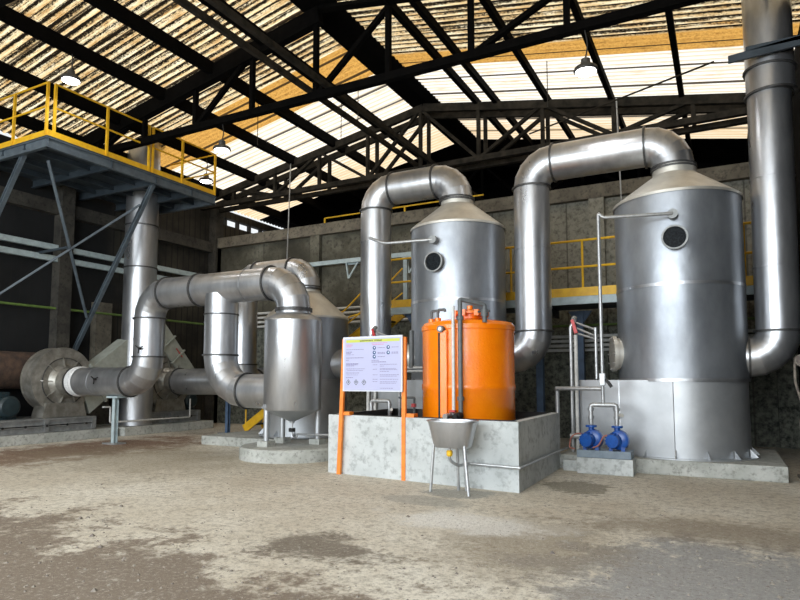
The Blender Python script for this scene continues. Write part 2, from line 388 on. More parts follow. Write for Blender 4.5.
# corrugated roof slopes
def slope(xa, xb, y0, y1, name, m, pitch=.2, amp=.022, dz=.14, label=None):
    mb = MB(); ny = int((y1 - y0) / pitch * 6); vs = []
    for i in range(ny + 1):
        y = y0 + (y1 - y0) * i / ny; a = amp * math.sin(2 * math.pi * y / pitch)
        for x in (xa, xb): vs.append((x, y, zr(x) + dz + a))
    mb.add(vs, [(2 * i, 2 * i + 1, 2 * i + 3, 2 * i + 2) for i in range(ny)])
    return struct(name, mb, m, label)
slope(-17.6, XR - .1, -8, 20.2, 'ceiling', 'roof', label='dirty translucent corrugated roof sheets, slope over the platform')
slope(XR + .1, 1.9, -8, 20.2, 'ceiling.001', 'roof', label='dirty translucent corrugated roof sheets, slope over the large towers')
slope(-17.6, XR - .1, 20.2, 25.2, 'ceiling.002', 'dark_steel'); slope(XR + .1, 1.9, 20.2, 25.2, 'ceiling.003', 'dark_steel')
rc = MB()
rc.prism([(XR - .45, -8, zr(XR - .45) + .10), (XR, -8, ZR + .12), (XR + .45, -8, zr(XR + .45) + .10), (XR + .45, -8, zr(XR + .45) + .19), (XR, -8, ZR + .24), (XR - .45, -8, zr(XR - .45) + .19)], (0, 33.2, 0))
struct('trim_6', rc, 'dark_steel', 'dark ridge capping under the roof peak', smooth=False)

# purlins
order = ['first', 'second', 'third', 'fourth', 'fifth', 'sixth', 'seventh']
lx = [-9.55, -11.25, -12.95, -14.7, -16.4]; rx = [-6.2, -5.6, -4.1, -2.4, -.7, .9]
for side, xs in (('platform side of the ridge', lx), ('tower side of the ridge', rx)):
    for k, x in enumerate(xs):
        w, h = (.15, .30) if x < XR else (.12, .2)
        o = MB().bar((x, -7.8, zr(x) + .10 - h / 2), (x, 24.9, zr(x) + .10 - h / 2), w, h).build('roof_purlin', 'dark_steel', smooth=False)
        tag(o, 'sooty steel roof purlin, %s one on the %s' % (order[k], side), 'roof beam', 'roof purlins')
for x, n_ in ((-8.2, 'platform'), (-7.7, 'tower')):
    o = MB().bar((x, -7.8, 8.24), (x, 24.9, 8.24), .1, .12).build('tie_beam', 'dark_steel2', smooth=False)
    tag(o, 'thin lengthwise steel tie below the ridge, the one nearer the %s side' % n_, 'roof beam', 'ties below the ridge')

def truss(y, label, mt, tw=.16, th=.34, bw_=.2, web=.1, zb=8.08, thr=0):
    t = thing('roof_truss', label, 'roof truss', (XR, y, zb), 'roof trusses'); dz = -.16
    for s, xe in ((-1, -17.3), (1, 1.5)):
        hh = thr if (s == 1 and thr) else th
        MB().bar((XR, y, ZR + dz + (th - hh) / 2), (xe, y, zr(xe) + dz + (th - hh) / 2), tw, hh).build('top_chord', mt, t, smooth=False)
    MB().bar((-17.3, y, zb), (1.5, y, zb), .16, bw_).build('bottom_chord', mt, t, smooth=False)
    xs = [XR - .1 + 1.9 * k for k in range(-4, 5)]
    for x in xs: MB().bar((x, y, zb), (x, y, zr(x) + dz), web, web).build('web_post', mt, t, smooth=False)
    for k, (a, b_) in enumerate(zip(xs, xs[1:])):
        if thr:
            if k % 2: continue
            p, q = (a, zb), (b_, zr(b_) + dz)
        else:
            p, q = ((a, zb), (b_, zr(b_) + dz)) if k % 2 else ((b_, zb), (a, zr(a) + dz))
        MB().bar((p[0], y, p[1]), (q[0], y, q[1]), web * .9, web * 1.1, (0, 1, 0)).build('web_diagonal', mt, t, smooth=False)
    return t
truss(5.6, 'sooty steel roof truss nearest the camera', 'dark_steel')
truss(11.1, 'sooty black steel roof truss crossing above the vessel with the lamps hung from it', 'dark_steel', .2, .40, .17, .11, thr=.09)
truss(16.6, 'brownish steel roof truss standing above the back wall', 'dark_steel2', .14, .24, .16)
truss(17.2, 'brown steel roof truss just behind the one above the back wall', 'dark_steel2', .12, .2, .14)
truss(22.1, 'dim steel roof truss far beyond the back wall', 'dark_steel', .14, .24, .16)
tag(MB().tube((-4.6, 16.5, 8.5), (.05, 14.2, 8.35), .022, 8).build('conduit', 'dark_steel2'), 'thin grey conduit slanting under the pale roof sheets', 'pipe')

# ------------------------------------------------------------------ lamps
def lamp(loc, top, label, r=.20):
    t = thing('high_bay_lamp', label, 'lamp', loc, 'hanging lamps'); x, y, z = loc
    MB().lathe((x, y, z), (0, 0, 1), [(r, 0), (r + .02, .03), (r, .08), (r * .45, .13), (r * .4, .24), (.03, .27)], 28).build('housing', 'flange', t)
    MB().lathe((x, y, z - .012), (0, 0, 1), [(r * .9, 0), (r * .92, .012)], 28).build('diffuser', 'lamp', t)
    MB().sweep([(x, y, z + .26), (x + .05, y, (z + top) / 2 + .1), (x, y, top)], .014, .2, 6).build('cord', 'black', t)
    l = bpy.data.lights.new('lamp_light', 'AREA'); l.shape = 'DISK'; l.size = r * 1.7; l.energy = 18
    o = bpy.data.objects.new('lamp_light', l); COL.objects.link(o); o.parent = t; o.location = (0, 0, -.03)
lamp((-12.93, 8.4, 8.40), 9.05, 'round glowing lamp hanging above the corner of the platform')
lamp((-10.9, 11.1, 7.32), 8.0, 'round glowing lamp hanging near the far end of the platform')
lamp((-2.03, 11.1, 7.20), 8.0, 'round glowing lamp hanging above the tall downcomer duct of the largest tower')
lamp((-14.6, 14.2, 8.0), 8.72, 'small round lamp seen through the platform railing', .2)

# ------------------------------------------------------------------ platform
pf = thing('elevated_platform', 'slate blue steel platform with yellow railing high on the side wall', 'platform', (-15.4, 11, 7.0))
X0, X1, Y0, Y1, ZP = -17.2, -13.8, 8.45, 13.85, 7.32
MB().box(X0, X1, Y0, Y1, ZP - .04, ZP).build('deck', 'plat', pf, smooth=False)
for a, b_ in (((X1 - .04, Y0, ZP - .16), (X1 - .04, Y1, ZP - .16)), ((X0, Y0 + .04, ZP - .16), (X1, Y0 + .04, ZP - .16)), ((X0, Y1 - .04, ZP - .16), (X1, Y1 - .04, ZP - .16))):
    MB().ibeam(a, b_, .1, .24).build('edge_beam', 'plat2', pf, smooth=False)
for y in (10.2, 11.6, 12.9): MB().ibeam((X0, y, ZP - .17), (X1, y, ZP - .17), .1, .22).build('cross_beam', 'plat', pf, smooth=False)
for x in (-16.4, -15.6, -14.7): MB().ibeam((x, Y0, ZP - .12), (x, Y1, ZP - .12), .07, .14).build('joist', 'plat', pf, smooth=False)
tb = MB(); tb.bar((X1 - .02, Y0, ZP + .07), (X1 - .02, Y1, ZP + .07), .015, .15); tb.bar((X0, Y0 + .02, ZP + .07), (X1, Y0 + .02, ZP + .07), .015, .15, (0, 0, 1))
tb.build('toe_board', 'yellow', pf, smooth=False)
posts = [(X1 - .02, y) for y in (8.62, 10.02, 11.32, 11.45, 12.5, 13.8)] + [(x, Y0 + .02) for x in (X1 - .08, -15.2, -16.6)]
for x, y in posts: MB().bar((x, y, ZP), (x, y, ZP + 1.3), .055).build('railing_post', 'yellow', pf, smooth=False)
for z in (1.3, .72):
    MB().tube((X1 - .02, 8.6, ZP + z), (X1 - .02, 11.32, ZP + z), .024, 10).build('handrail', 'yellow', pf)
    MB().tube((X1 - .02, 11.45, ZP + z), (X1 - .02, 13.8, ZP + z), .024, 10).build('handrail', 'yellow', pf)
    MB().tube((X0, Y0 + .02, ZP + z), (X1 - .05, Y0 + .02, ZP + z), .024, 10).build('handrail', 'yellow', pf)
    MB().tube((X1 - .02, 13.8, ZP + z), (X1 - 2.0, 13.8, ZP + z), .024, 10).build('handrail', 'yellow', pf)
st0, st1 = (-13.95, 7.06), (-17.15, 2.4)
for p_, q_ in (((-14.9, 8.6, 7.15), (-17.15, 8.6, 4.1)), ((st0[0], 11.6, st0[1]), (st1[0], 11.6, st1[1]))): MB().ibeam(p_, q_, .1, .12).build('cantilever_strut', 'plat2', pf, smooth=False)
def sp(t, y): return (st0[0] + (st1[0] - st0[0]) * t, y, st0[1] + (st1[1] - st0[1]) * t)
MB().bar(sp(.05, 8.7), sp(.78, 11.5), .07, .05).build('cross_brace', 'plat2', pf, smooth=False)
MB().bar(sp(.75, 8.7), sp(.12, 11.5), .07, .05).build('cross_brace', 'plat2', pf, smooth=False)
MB().bar(sp(.42, 10.05), (-17.2, 10.4, 5.2), .06, .06).build('brace_tie', 'plat', pf, smooth=False)

# side-wall channels and pipes
for z, w_ in ((5.43, 'upper'), (5.10, 'lower')):
    o = MB().bar((-17.05, 1, z), (-17.05, 17.0, z), .12, .16).build('wall_channel', 'pale_blue', smooth=False)
    tag(o, 'pale blue steel channel along the dark side wall, %s of the two' % w_, 'steel channel', 'side wall channels')
o = MB().bar((-17.0, 17.0, 5.55), (-8.4, 17.0, 5.55), .12, .14).build('wall_channel', 'pale_blue', smooth=False)
tag(o, 'pale blue steel channel along the concrete back wall', 'steel channel')
tag(MB().tube((-17.0, 1, 3.66), (-17.0, 16.9, 3.66), .035, 10).build('wall_pipe', 'green'), 'thin yellowish green pipe along the side wall at head height of the fans', 'pipe')
for x, n_ in ((-11.0, 'left of the slimmer tower'), (-8.75, 'beside the grey frame')):
    b_ = MB(); b_.bar((x, 17.0, 5.48), (x + .12, 16.95, 4.95), .05); b_.bar((x + .45, 17.0, 5.48), (x + .12, 16.95, 4.95), .05); b_.bar((x, 17.1, 5.46), (x + .45, 17.1, 5.46), .06)
    tag(b_.build('wall_bracket', 'pale_blue', smooth=False), 'small pale triangular bracket under the channel, %s' % n_, 'bracket', 'channel brackets')
for k in range(4):
    zl, zh = 2.41 + .125 * k, 3.5 + .16 * k
    o = MB().sweep([(-17.0, 17.0, zh), (-8.3, 17.0, zh), (-8.3, 17.0, zl), (1.3, 17.0, zl)], .042, .1, 8).build('wall_pipe', 'pvc')
    tag(o, 'galvanised pipe on the back wall, %s of four from the bottom' % ['lowest', 'second', 'third', 'topmost'][k], 'pipe', 'pipes on the back wall')
tag(MB().tube((-8, 16.95, 3.08), (1.3, 16.95, 3.08), .03, 8).build('wall_pipe', 'green'), 'bright green pipe on the back wall under the walkway', 'pipe')

# railing on the storey above the back wall
rl = thing('upper_railing', 'yellow railing standing on top of the back wall', 'railing', (-11, 17.95, 6.98))
for x in (-12.55, -10.9, -9.3, -7.6): MB().bar((x, 17.95, 6.3), (x, 17.95, 7.42), .05).build('railing_post', 'yellow', rl, smooth=False)
for z in (7.42, 7.05): MB().tube((-12.55, 17.95, z), (-6.5, 17.95, z), .025, 8).build('handrail', 'yellow', rl)

# ------------------------------------------------------------------ mezzanine walkway
mz = thing('mezzanine_walkway', 'blue steel walkway with yellow railing along the back wall behind the towers', 'walkway', (-3.3, 15.6, 0))
MB().box(-7.9, 1.3, 14.34, 16.9, 3.5, 3.56).build('deck', 'plat', mz, smooth=False)
MB().bar((-7.9, 14.32, 3.43), (1.3, 14.32, 3.43), .08, .18).build('front_beam', 'pale_blue', mz, smooth=False)
MB().bar((-7.9, 14.28, 3.62), (1.3, 14.28, 3.62), .02, .2).build('toe_board', 'yellow', mz, smooth=False)
for x in (-7.85, -6.2, -4.5, -2.8, -1.1, .45, 1.25): MB().tube((x, 14.3, 3.55), (x, 14.3, 4.82), .028, 8).build('railing_post', 'yellow', mz)
for z in (4.82, 4.2): MB().tube((-7.9, 14.3, z), (1.3, 14.3, z), .028, 8).build('handrail', 'yellow', mz)
for x, y in ((-7.2, 14.5), (-6.05, 16.6), (-3.88, 14.5), (-3.2, 15.9), (-.9, 14.5), (-.9, 16.6)):
    c_ = MB().box(x - .08, x + .08, y - .08, y + .08, 0, 3.35); c_.prism([(x - .3, y - .03, 3.35), (x + .3, y - .03, 3.35), (x + .08, y - .03, 3.05), (x - .08, y - .03, 3.05)], (0, .06, 0))
    c_.build('column', 'blue_col', mz, smooth=False)
for x in (-6, -4, -2, 0): MB().bar((x, 14.4, 3.38), (x, 16.9, 3.38), .08, .2).build('cross_beam', 'plat', mz, smooth=False)
gf = thing('pipe_gantry', 'pale grey steel frame standing on the walkway beside the slimmer tower', 'steel frame', (-8.1, 15.5, 3.56))
for x in (-7.85, -7.3): MB().bar((x, 15.2, 3.56), (x, 15.2, 5.0), .12, .08).build('frame_post', 'pale_blue', gf, smooth=False)
MB().bar((-7.95, 15.2, 5.04), (-6.8, 15.2, 5.04), .1, .08).build('frame_beam', 'pale_blue', gf, smooth=False)

# stairs
sr = thing('staircase', 'steep yellow steel staircase leading up to the walkway', 'staircase', (-10.4, 14.7, 0))
for y in (14.4, 15.2): MB().bar((-12.95, y, .12), (-7.95, y, 3.46), .05, .24).build('stringer', 'yellow', sr, smooth=False)
for k in range(14):
    t = (k + .6) / 14.6; x = -12.95 + 5 * t; z = .12 + 3.34 * t
    MB().box(x - .13, x + .13, 14.42, 15.18, z - .02, z + .02).build('tread', 'plat', sr, smooth=False)
for y in (14.4, 15.2):
    MB().sweep([(-12.9, y, .15), (-12.9, y, 1.15), (-9.75, y, 3.28), (-9.75, y, 3.45), (-9.4, y, 3.52), (-7.95, y, 4.75)], .024, .06, 8).build('handrail', 'yellow', sr)
    MB().tube((-12.9, y, .75), (-7.95, y, 4.05), .022, 8).build('mid_rail', 'yellow', sr)
for x, z in ((-11.3, 1.2), (-9.7, 2.3)): MB().bar((x, 14.4, z), (x, 14.4, z + 1.05), .045).build('rail_post', 'yellow', sr, smooth=False)

# ------------------------------------------------------------------ towers
TY = 12.63
def gussets(root, cx, cy, r, z, n=14):
    for k in range(n):
        a = 2 * math.pi * (k + .35) / n; d = V((math.cos(a), math.sin(a), 0)); t = V((-d.y, d.x, 0)) * .006; c = V((cx, cy, z)) + d * (r - .01)
        MB().prism([c - t, c + d * .13 - t, c + V((0, 0, .14)) - t], t * 2).build('gusset', 'steel_matte', root, smooth=False)
def tower(name, label, x, r, zs, zc, rn, zn, portz=None, seams=(1.6, 3.28), porta=0., skirt=1.6):
    t = thing(name, label, 'scrubber tower', (x, TY, .25), 'scrubber towers')
    MB().lathe((x, TY, 0), (0, 0, 1), [(r - .025, .26), (r - .025, skirt)], 72).build('skirt', 'steel_matte', t)
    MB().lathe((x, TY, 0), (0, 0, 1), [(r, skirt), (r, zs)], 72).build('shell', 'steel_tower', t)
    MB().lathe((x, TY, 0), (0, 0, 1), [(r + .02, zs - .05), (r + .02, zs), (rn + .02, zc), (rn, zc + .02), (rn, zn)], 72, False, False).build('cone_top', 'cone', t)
    for z in seams: MB().hoop((x, TY, z), (0, 0, 1), r - .01, r + .008, .055, 72).build('weld_seam', 'steel', t)
    MB().lathe((x, TY, .25), (0, 0, 1), [(r + .1, 0), (r + .1, .02)], 64).build('base_ring', 'steel_matte', t)
    gussets(t, x, TY, r, .27)
    if portz:
        d = V((math.sin(porta), -math.cos(porta), 0)); c = V((x, TY, portz)) + d * (r - .06)
        p = MB().lathe(c, d, [(.195, 0), (.195, .15), (.215, .15), (.215, .18), (.185, .18), (.185, .12)], 40, True, False).build('sight_port', 'skid', t)
        MB().lathe(c + d * .12, d, [(.18, 0), (.18, .025)], 40).build('port_glass', 'glass_dark', p)
    return t
t2 = tower('scrubber_tower', 'largest stainless tower with conical top, on the right by the blue pumps', -.71, 1.11, 4.95, 5.48, .39, 5.66, 4.06, porta=0.03)
t1 = tower('scrubber_tower', 'stainless tower with conical top behind the orange tank', -5.2, 1.05, 4.95, 5.5, .37, 5.66, 4.06, porta=-.07)
t0 = tower('scrubber_tower', 'short stainless tower with tan cone behind the small legged vessel', -9.35, 1.05, 3.15, 3.8, .33, 3.92, None, (1.6,))
for (cx, t, z) in ((-.76, t2, 2.1), (-5.22, t1, 2.1)):
    d = V((-.95, -.31, 0)).normalized(); c = V((cx, TY, z)) + d * 1.0
    p = MB().lathe(c, d, [(.30, 0), (.30, .12), (.34, .12), (.34, .19)], 36).build('manway', 'cone', t)
    for k in range(10):
        x_, y_, _ = frame(d); a = k * math.pi / 5; q = c + d * .18 + (x_ * math.cos(a) + y_ * math.sin(a)) * .31
        MB().tube(q, q + d * .04, .016, 6).build('bolt', 'steel', p)
# sump box joined to each large tower
for dx, t in ((0, t2), (-4.42, t1)):
    b_ = MB().foot([(-2.45 + dx, 11.93), (-.80 + dx, 11.528), (-.6 + dx, 11.9), (-1.5 + dx, 12.9), (-2.35 + dx, 12.9)], .27, 1.6)
    o = b_.build('sump_box', 'steel_matte', t, smooth=False); o['label'] = 'flat-sided pale steel sump at the foot of the tower'
    MB().bar((-1.71 + dx, 11.75, .3), (-1.71 + dx, 11.75, 1.58), .02, .012).build('fold_seam', 'steel', o, smooth=False)
# plinths
def slab(label, x0, x1, y0, y1, h=.25):
    o = MB().box(x0, x1, y0, y1, 0, h).build('concrete_plinth', 'conc_plinth', smooth=False, bevel=.015); return tag(o, label, 'plinth', 'tower plinths')
slab('low concrete plinth under the largest tower', -2.75, .82, 11.38, 14.1)
slab('low concrete plinth under the tower behind the orange tank', -7.6, -3.75, 11.58, 14.1)
slab('low concrete plinth under the short tower', -11.6, -8.0, 11.35, 14.1, .22)

# ------------------------------------------------------------------ large ducts
def dthing(label, loc): return thing('exhaust_duct', label, 'duct', loc, 'large stainless ducts')
d = dthing('stainless duct arching from the top of the largest tower down to its left neighbour', (-3.5, TY, 2.1))
duct(d, [(-.72, TY, 5.62), (-.72, TY, 6.16), (-3.5, TY, 6.16), (-3.5, TY, 2.12), (-4.24, TY, 2.12)], .375, .49,
     seams=(((-3.5, TY, 4.35), (0, 0, 1)), ((-3.5, TY, 3.1), (0, 0, 1))))
d = dthing('stainless duct arching from the tower behind the orange tank down behind the white sign', (-7.33, TY, 2.0))
duct(d, [(-5.22, TY, 5.62), (-5.22, TY, 6.16), (-7.33, TY, 6.16), (-7.33, TY, 1.98), (-8.5, TY, 1.98)], .37, .49,
     seams=(((-7.33, TY, 4.9), (0, 0, 1)), ((-7.33, TY, 3.4), (0, 0, 1))))
d = dthing('stainless duct from the short tan-topped tower to the far fan', (-11.4, TY, 1.5))
duct(d, [(-9.35, TY, 3.9), (-9.35, TY, 4.42), (-11.42, TY, 4.42), (-11.42, TY, 1.55), (-11.42, 13.5, 1.55)], .33, .46, last=False,
     seams=(((-11.42, TY, 3.1), (0, 0, 1)), ((-11.42, TY, 2.4), (0, 0, 1)), ((-13.3, 13.95, 1.55), (1, 0, 0))))
duct(d, [(-11.42, 13.4, 1.55), (-11.42, 13.95, 1.55), (-15.25, 13.95, 1.55)], .40, .42, first=False)
VX, VY = -8.05, 10.4
d = dthing('stainless duct from the near fan up and over into the small legged vessel', (-12.46, VY, 1.56))
duct(d, [(-15.2, VY, 1.56), (-12.46, VY, 1.56), (-12.46, VY, 3.7), (VX, VY, 3.7), (VX, VY, 3.06)], .36, .60,
     seams=(((-14.3, VY, 1.56), (1, 0, 0)), ((-12.46, VY, 2.6), (0, 0, 1)), ((-10.75, VY, 3.7), (1, 0, 0)), ((-9.3, VY, 3.7), (1, 0, 0))))
duct(d, [(-10.10, VY, 3.55), (-10.10, VY, 1.36), (-8.5, VY, 1.36)], .37, .80, first=False, last=False, seams=(((-10.10, VY, 2.9), (0, 0, 1)),))
MB().hoop((-10.78, VY, 3.7), (1, 0, 0), .355, .4, .05, 40).build('flange_ring', 'flange', d)
MB().hoop((-10.10, VY, 3.08), (0, 0, 1), .355, .39, .03, 40).build('flange_ring', 'flange', d)
MB().lathe((-15.0, VY, 1.56), (1, 0, 0), [(.37, -.17), (.395, -.1), (.375, -.03), (.395, .04), (.37, .1)], 40, False, False).build('canvas_sleeve', 'white_cloth', d)
for c in ((-13.9, VY - .36, 1.62), (-12.3, VY - .37, 2.35)):
    h = MB(); h.tube(c, (c[0], c[1] - .06, c[2]), .03, 10)
    for k in range(3):
        a = k * 2.1 + .4; h.bar((c[0], c[1] - .05, c[2]), (c[0] + .15 * math.cos(a), c[1] - .05, c[2] + .12 * math.sin(a)), .02)
    h.build('damper_handle', 'black', d)
d = dthing('tall stainless duct at the right edge curving into the largest tower', (.86, TY, 2.0))
duct(d, [(.93, TY, 9.2), (.93, TY, 6.75)], .39, .4, first=False)
duct(d, [(.90, TY, 6.75), (.86, TY, 2.0), (.18, TY, 2.0)], .35, .46, seams=(((.88, TY, 5.2), (0, 0, 1)), ((.865, TY, 3.6), (0, 0, 1))))
MB().hoop((.93, TY, 7.2), (.05, 0, 1), .38, .43, .035, 40).build('flange_ring', 'flange', d)
bb = MB(); bb.prism([(.27, 12.1, 7.27), (1.5, 12.1, 7.33), (1.5, 12.1, 7.50), (.27, 12.1, 7.40)], (0, .05, 0)); bb.box(.55, 1.5, 12.1, 12.25, 7.42, 7.5)
tag(bb.build('duct_bracket', 'plat', smooth=False), 'slate blue steel bracket crossing the tall duct high at the right edge', 'bracket')

# stack
sk = thing('chimney_stack', 'wide stainless stack rising through the elevated platform', 'chimney stack', (-15.7, 12.7, 0))
MB().lathe((-15.7, 12.7, 0), (0, 0, 1), [(.47, .26), (.47, 9.2)], 48).build('shell', 'steel', sk)
for z in (1.5, 5.0, 6.3): MB().hoop((-15.7, 12.7, z), (0, 0, 1), .46, .50, .035, 48).build('flange_ring', 'flange', sk)

# supports
def post(x, y, z, label, m):
    t = thing('duct_support', label, 'support post', (x, y, 0), 'duct supports')
    MB().ibeam((x, y, .03), (x, y, z - .04), .10, .12).build('post', m, t, smooth=False)
    MB().box(x - .24, x + .24, y - .16, y + .16, 0, .035).build('base_plate', 'galv', t, smooth=False)
    MB().box(x - .2, x + .2, y - .12, y + .12, z - .05, z).build('saddle', m, t, smooth=False)
post(-13.6, VY, 1.2, 'pale grey steel post with base plate under the near fan duct', 'pale_blue')
post(-13.2, 13.95, 1.22, 'navy steel post with base plate under the far fan duct', 'blue_col')

# ------------------------------------------------------------------ fans
def fan(label, y0, flip, x0=-15.6):
    t = thing('centrifugal_fan', label, 'fan', (x0, y0, .6), 'centrifugal fans'); zc = 1.56; th = .46
    n = 56; rr = []
    for k in range(n):
        a = 2 * math.pi * k / n; r = .84 + .06 * (math.sin(a * flip - .8)); rr.append((y0 + r * math.cos(a), zc + r * math.sin(a)))
    hs = MB().prism([(x0 - th, y, z) for y, z in rr], (th, 0, 0)).build('scroll_housing', 'fan', t)
    for xx in (x0, x0 - th):
        e = MB(); e.rings([[V((xx + dx, y0 + (y - y0) * s, zc + (z - zc) * s)) for y, z in rr] for dx, s in ((-.012, .99), (-.012, 1.025), (.012, 1.025), (.012, .99))], n, False, False); e.build('rim_flange', 'fan', t)
    MB().hoop((x0 + .015, y0, zc), (1, 0, 0), .615, .63, .03, 48).build('stiffener_ring', 'flange', t)
    MB().lathe((x0, y0, zc), (1, 0, 0), [(.46, 0), (.40, .08), (.36, .14), (.36, .42)], 40, False, False).build('inlet_cone', 'fan', t)
    for k in range(9):
        a = k * 2 * math.pi / 9 + .3; ca, sa = math.cos(a), math.sin(a)
        MB().prism([(x0, y0 + .38 * ca, zc + .38 * sa), (x0, y0 + .66 * ca, zc + .66 * sa), (x0 + .05, y0 + .62 * ca, zc + .62 * sa), (x0 + .10, y0 + .38 * ca, zc + .38 * sa)], (0, -.02 * sa, .02 * ca)).build('stiffener_rib', 'fan', t, smooth=False)
    s = flip
    MB().prism([(x0 - th + .05, y0 - .62, .62), (x0 - th + .05, y0 + .62, .62), (x0 - th + .05, y0 + .52, 1.0), (x0 - th + .05, y0 - .52, 1.0)], (th + .03, 0, 0)).build('pedestal', 'fan', t, smooth=False)
    return t
def obl(root, name, m, a, b_, w, x0, x1, flanges=(), wb=None):
    a = V((0, *a)); b_ = V((0, *b_)); d = (b_ - a).normalized(); pn = V((0, -d.z, d.y)); wb = wb or w
    o = MB().prism([(x0, *(a - pn * w / 2).yz), (x0, *(b_ - pn * wb / 2).yz), (x0, *(b_ + pn * wb / 2).yz), (x0, *(a + pn * w / 2).yz)], (x1 - x0, 0, 0)).build(name, m, root, smooth=False)
    for f in flanges:
        c = a + (b_ - a) * f; ww = w + (wb - w) * f + .1
        MB().prism([(x0 - .05, *(c - pn * ww / 2 - d * .02).yz), (x0 - .05, *(c + pn * ww / 2 - d * .02).yz), (x0 - .05, *(c + pn * ww / 2 + d * .02).yz), (x0 - .05, *(c - pn * ww / 2 + d * .02).yz)], (x1 - x0 + .1, 0, 0)).build('outlet_flange', m, root, smooth=False)
    return o
f1 = fan('large grey centrifugal fan with ribbed inlet at the left edge', 10.35, 1)
MB().prism([(-16.08, y, z) for y, z in ((10.75, 1.62), (11.12, 1.95), (12.28, 2.82), (12.28, 1.75), (11.45, .95), (11.1, .68))], (.5, 0, 0)).build('outlet_duct', 'fan_duct', f1, smooth=False)
MB().prism([(-16.13, y, z) for y, z in ((11.02, 2.02), (11.08, 2.06), (11.62, 1.02), (11.56, .98))], (.6, 0, 0)).build('outlet_flange', 'fan_duct', f1, smooth=False)
f2 = fan('smaller-looking centrifugal fan half hidden behind the far duct', 13.95, -1, -15.7)
obl(f2, 'outlet_duct', 'fan_duct', (14.75, 1.75), (12.95, 3.75), .58, -16.15, -15.65, (.3, .52, .8))
rs = MB().bar((-15.645, 14.12, 2.62), (-15.645, 14.38, 2.34), .012, .06, (1, 0, 0)); o = rs.build('red_lettering', 'red', f2, smooth=False)
def skid(label, x0, x1, y0, y1, z=.25):
    t = thing('steel_skid', label, 'skid', ((x0 + x1) / 2, (y0 + y1) / 2, z), 'fan skids')
    for zz in (z + .09, z + .27):
        MB().ibeam((x1 - .06, y0, zz), (x1 - .06, y1, zz), .12, .16 if zz < .4 else .14).build('skid_beam', 'skid', t, smooth=False)
        MB().ibeam((x0 + .06, y0, zz), (x0 + .06, y1, zz), .12, .16 if zz < .4 else .14).build('skid_beam', 'skid', t, smooth=False)
    for y in (y0 + .06, (y0 + y1) / 2, y1 - .06): MB().box(x0, x1, y - .06, y + .06, z + .01, z + .33).build('skid_crossbeam', 'skid', t, smooth=False)
    MB().box(x0, x1, y0, y1, z + .33, z + .36).build('skid_plate', 'skid', t, smooth=False)
    for y in [y0 + .3 + k * .55 for k in range(int((y1 - y0) / .55))]: MB().tube((x1, y, z + .18), (x1 + .02, y, z + .18), .03, 8).build('bolt', 'black', t)
skid('grey steel skid under the near fan', -16.9, -15.42, 8.4, 11.2)
skid('grey steel skid under the far fan', -16.9, -15.5, 12.75, 15.1, .25)
o = MB().box(-17.0, -15.35, 8.75 - .4, 11.85, 0, .25).build('concrete_plinth', 'conc_plinth', smooth=False, bevel=.015); tag(o, 'pale concrete plinth under the near fan skid', 'plinth')
o = MB().box(-17.0, -15.2, 11.95, 15.4, 0, .25).build('concrete_plinth', 'conc_plinth', smooth=False, bevel=.015); tag(o, 'mossy concrete plinth under the far fan and the stack', 'plinth')
tag(MB().sweep([(-15.3, 11.3, .85), (-15.25, 11.3, .85), (-15.25, 11.5, .85), (-15.25, 11.5, .42), (-15.25, 14.4, .42), (-15.25, 14.4, 1.0)], .025, .05, 8).build('drain_pipe', 'pvc'), 'thin white pipe running low between the two fans', 'pipe')
def motor(loc, label, r=.27):
    x, y, z = loc
    t = thing('electric_motor', label, 'motor', loc, 'fan motors')
    MB().lathe((x, y, z), (1, 0, 0), [(r * .5, -.42), (r, -.38), (r, .22), (r * 1.02, .22), (r * 1.02, .3), (r * .8, .36), (r * .3, .38)], 32).build('motor_body', 'motor', t)
    for k in range(12):
        a = k * math.pi / 6; MB().bar((x - .34, y + (r + .01) * math.cos(a), z + (r + .01) * math.sin(a)), (x + .2, y + (r + .01) * math.cos(a), z + (r + .01) * math.sin(a)), .015, .04).build('cooling_fin', 'motor', t, smooth=False)
    MB().box(x - .15, x + .1, y - .1, y + .1, z + r - .02, z + r + .1).build('terminal_box', 'motor', t, smooth=False)
    MB().box(x - .3, x + .2, y - .24, y + .24, .615, z - r + .05).build('foot', 'motor', t, smooth=False)
    MB().tube((x - .55, y, z), (x - .4, y, z), .04, 10).build('shaft', 'steel', t)
motor((-16.0, 9.0, .93), 'dark green electric motor on the skid left of the near fan')
motor((-16.0, 15.0 - .12, .93), 'dark motor at the right of the far fan', .25)
tag(MB().lathe((-16.66, 6.2, 1.86), (0, 1, 0), [(.4, 0), (.49, .05), (.5, 2.2), (.49, 4.2), (.3, 4.28)], 36).box(-16.9, -16.42, 6.8, 7.1, 0, 1.5).box(-16.9, -16.42, 8.0, 8.3, 0, 1.5).build('rusty_drum', 'rust'), 'rough rust-brown horizontal drum behind the near fan motor', 'drum')

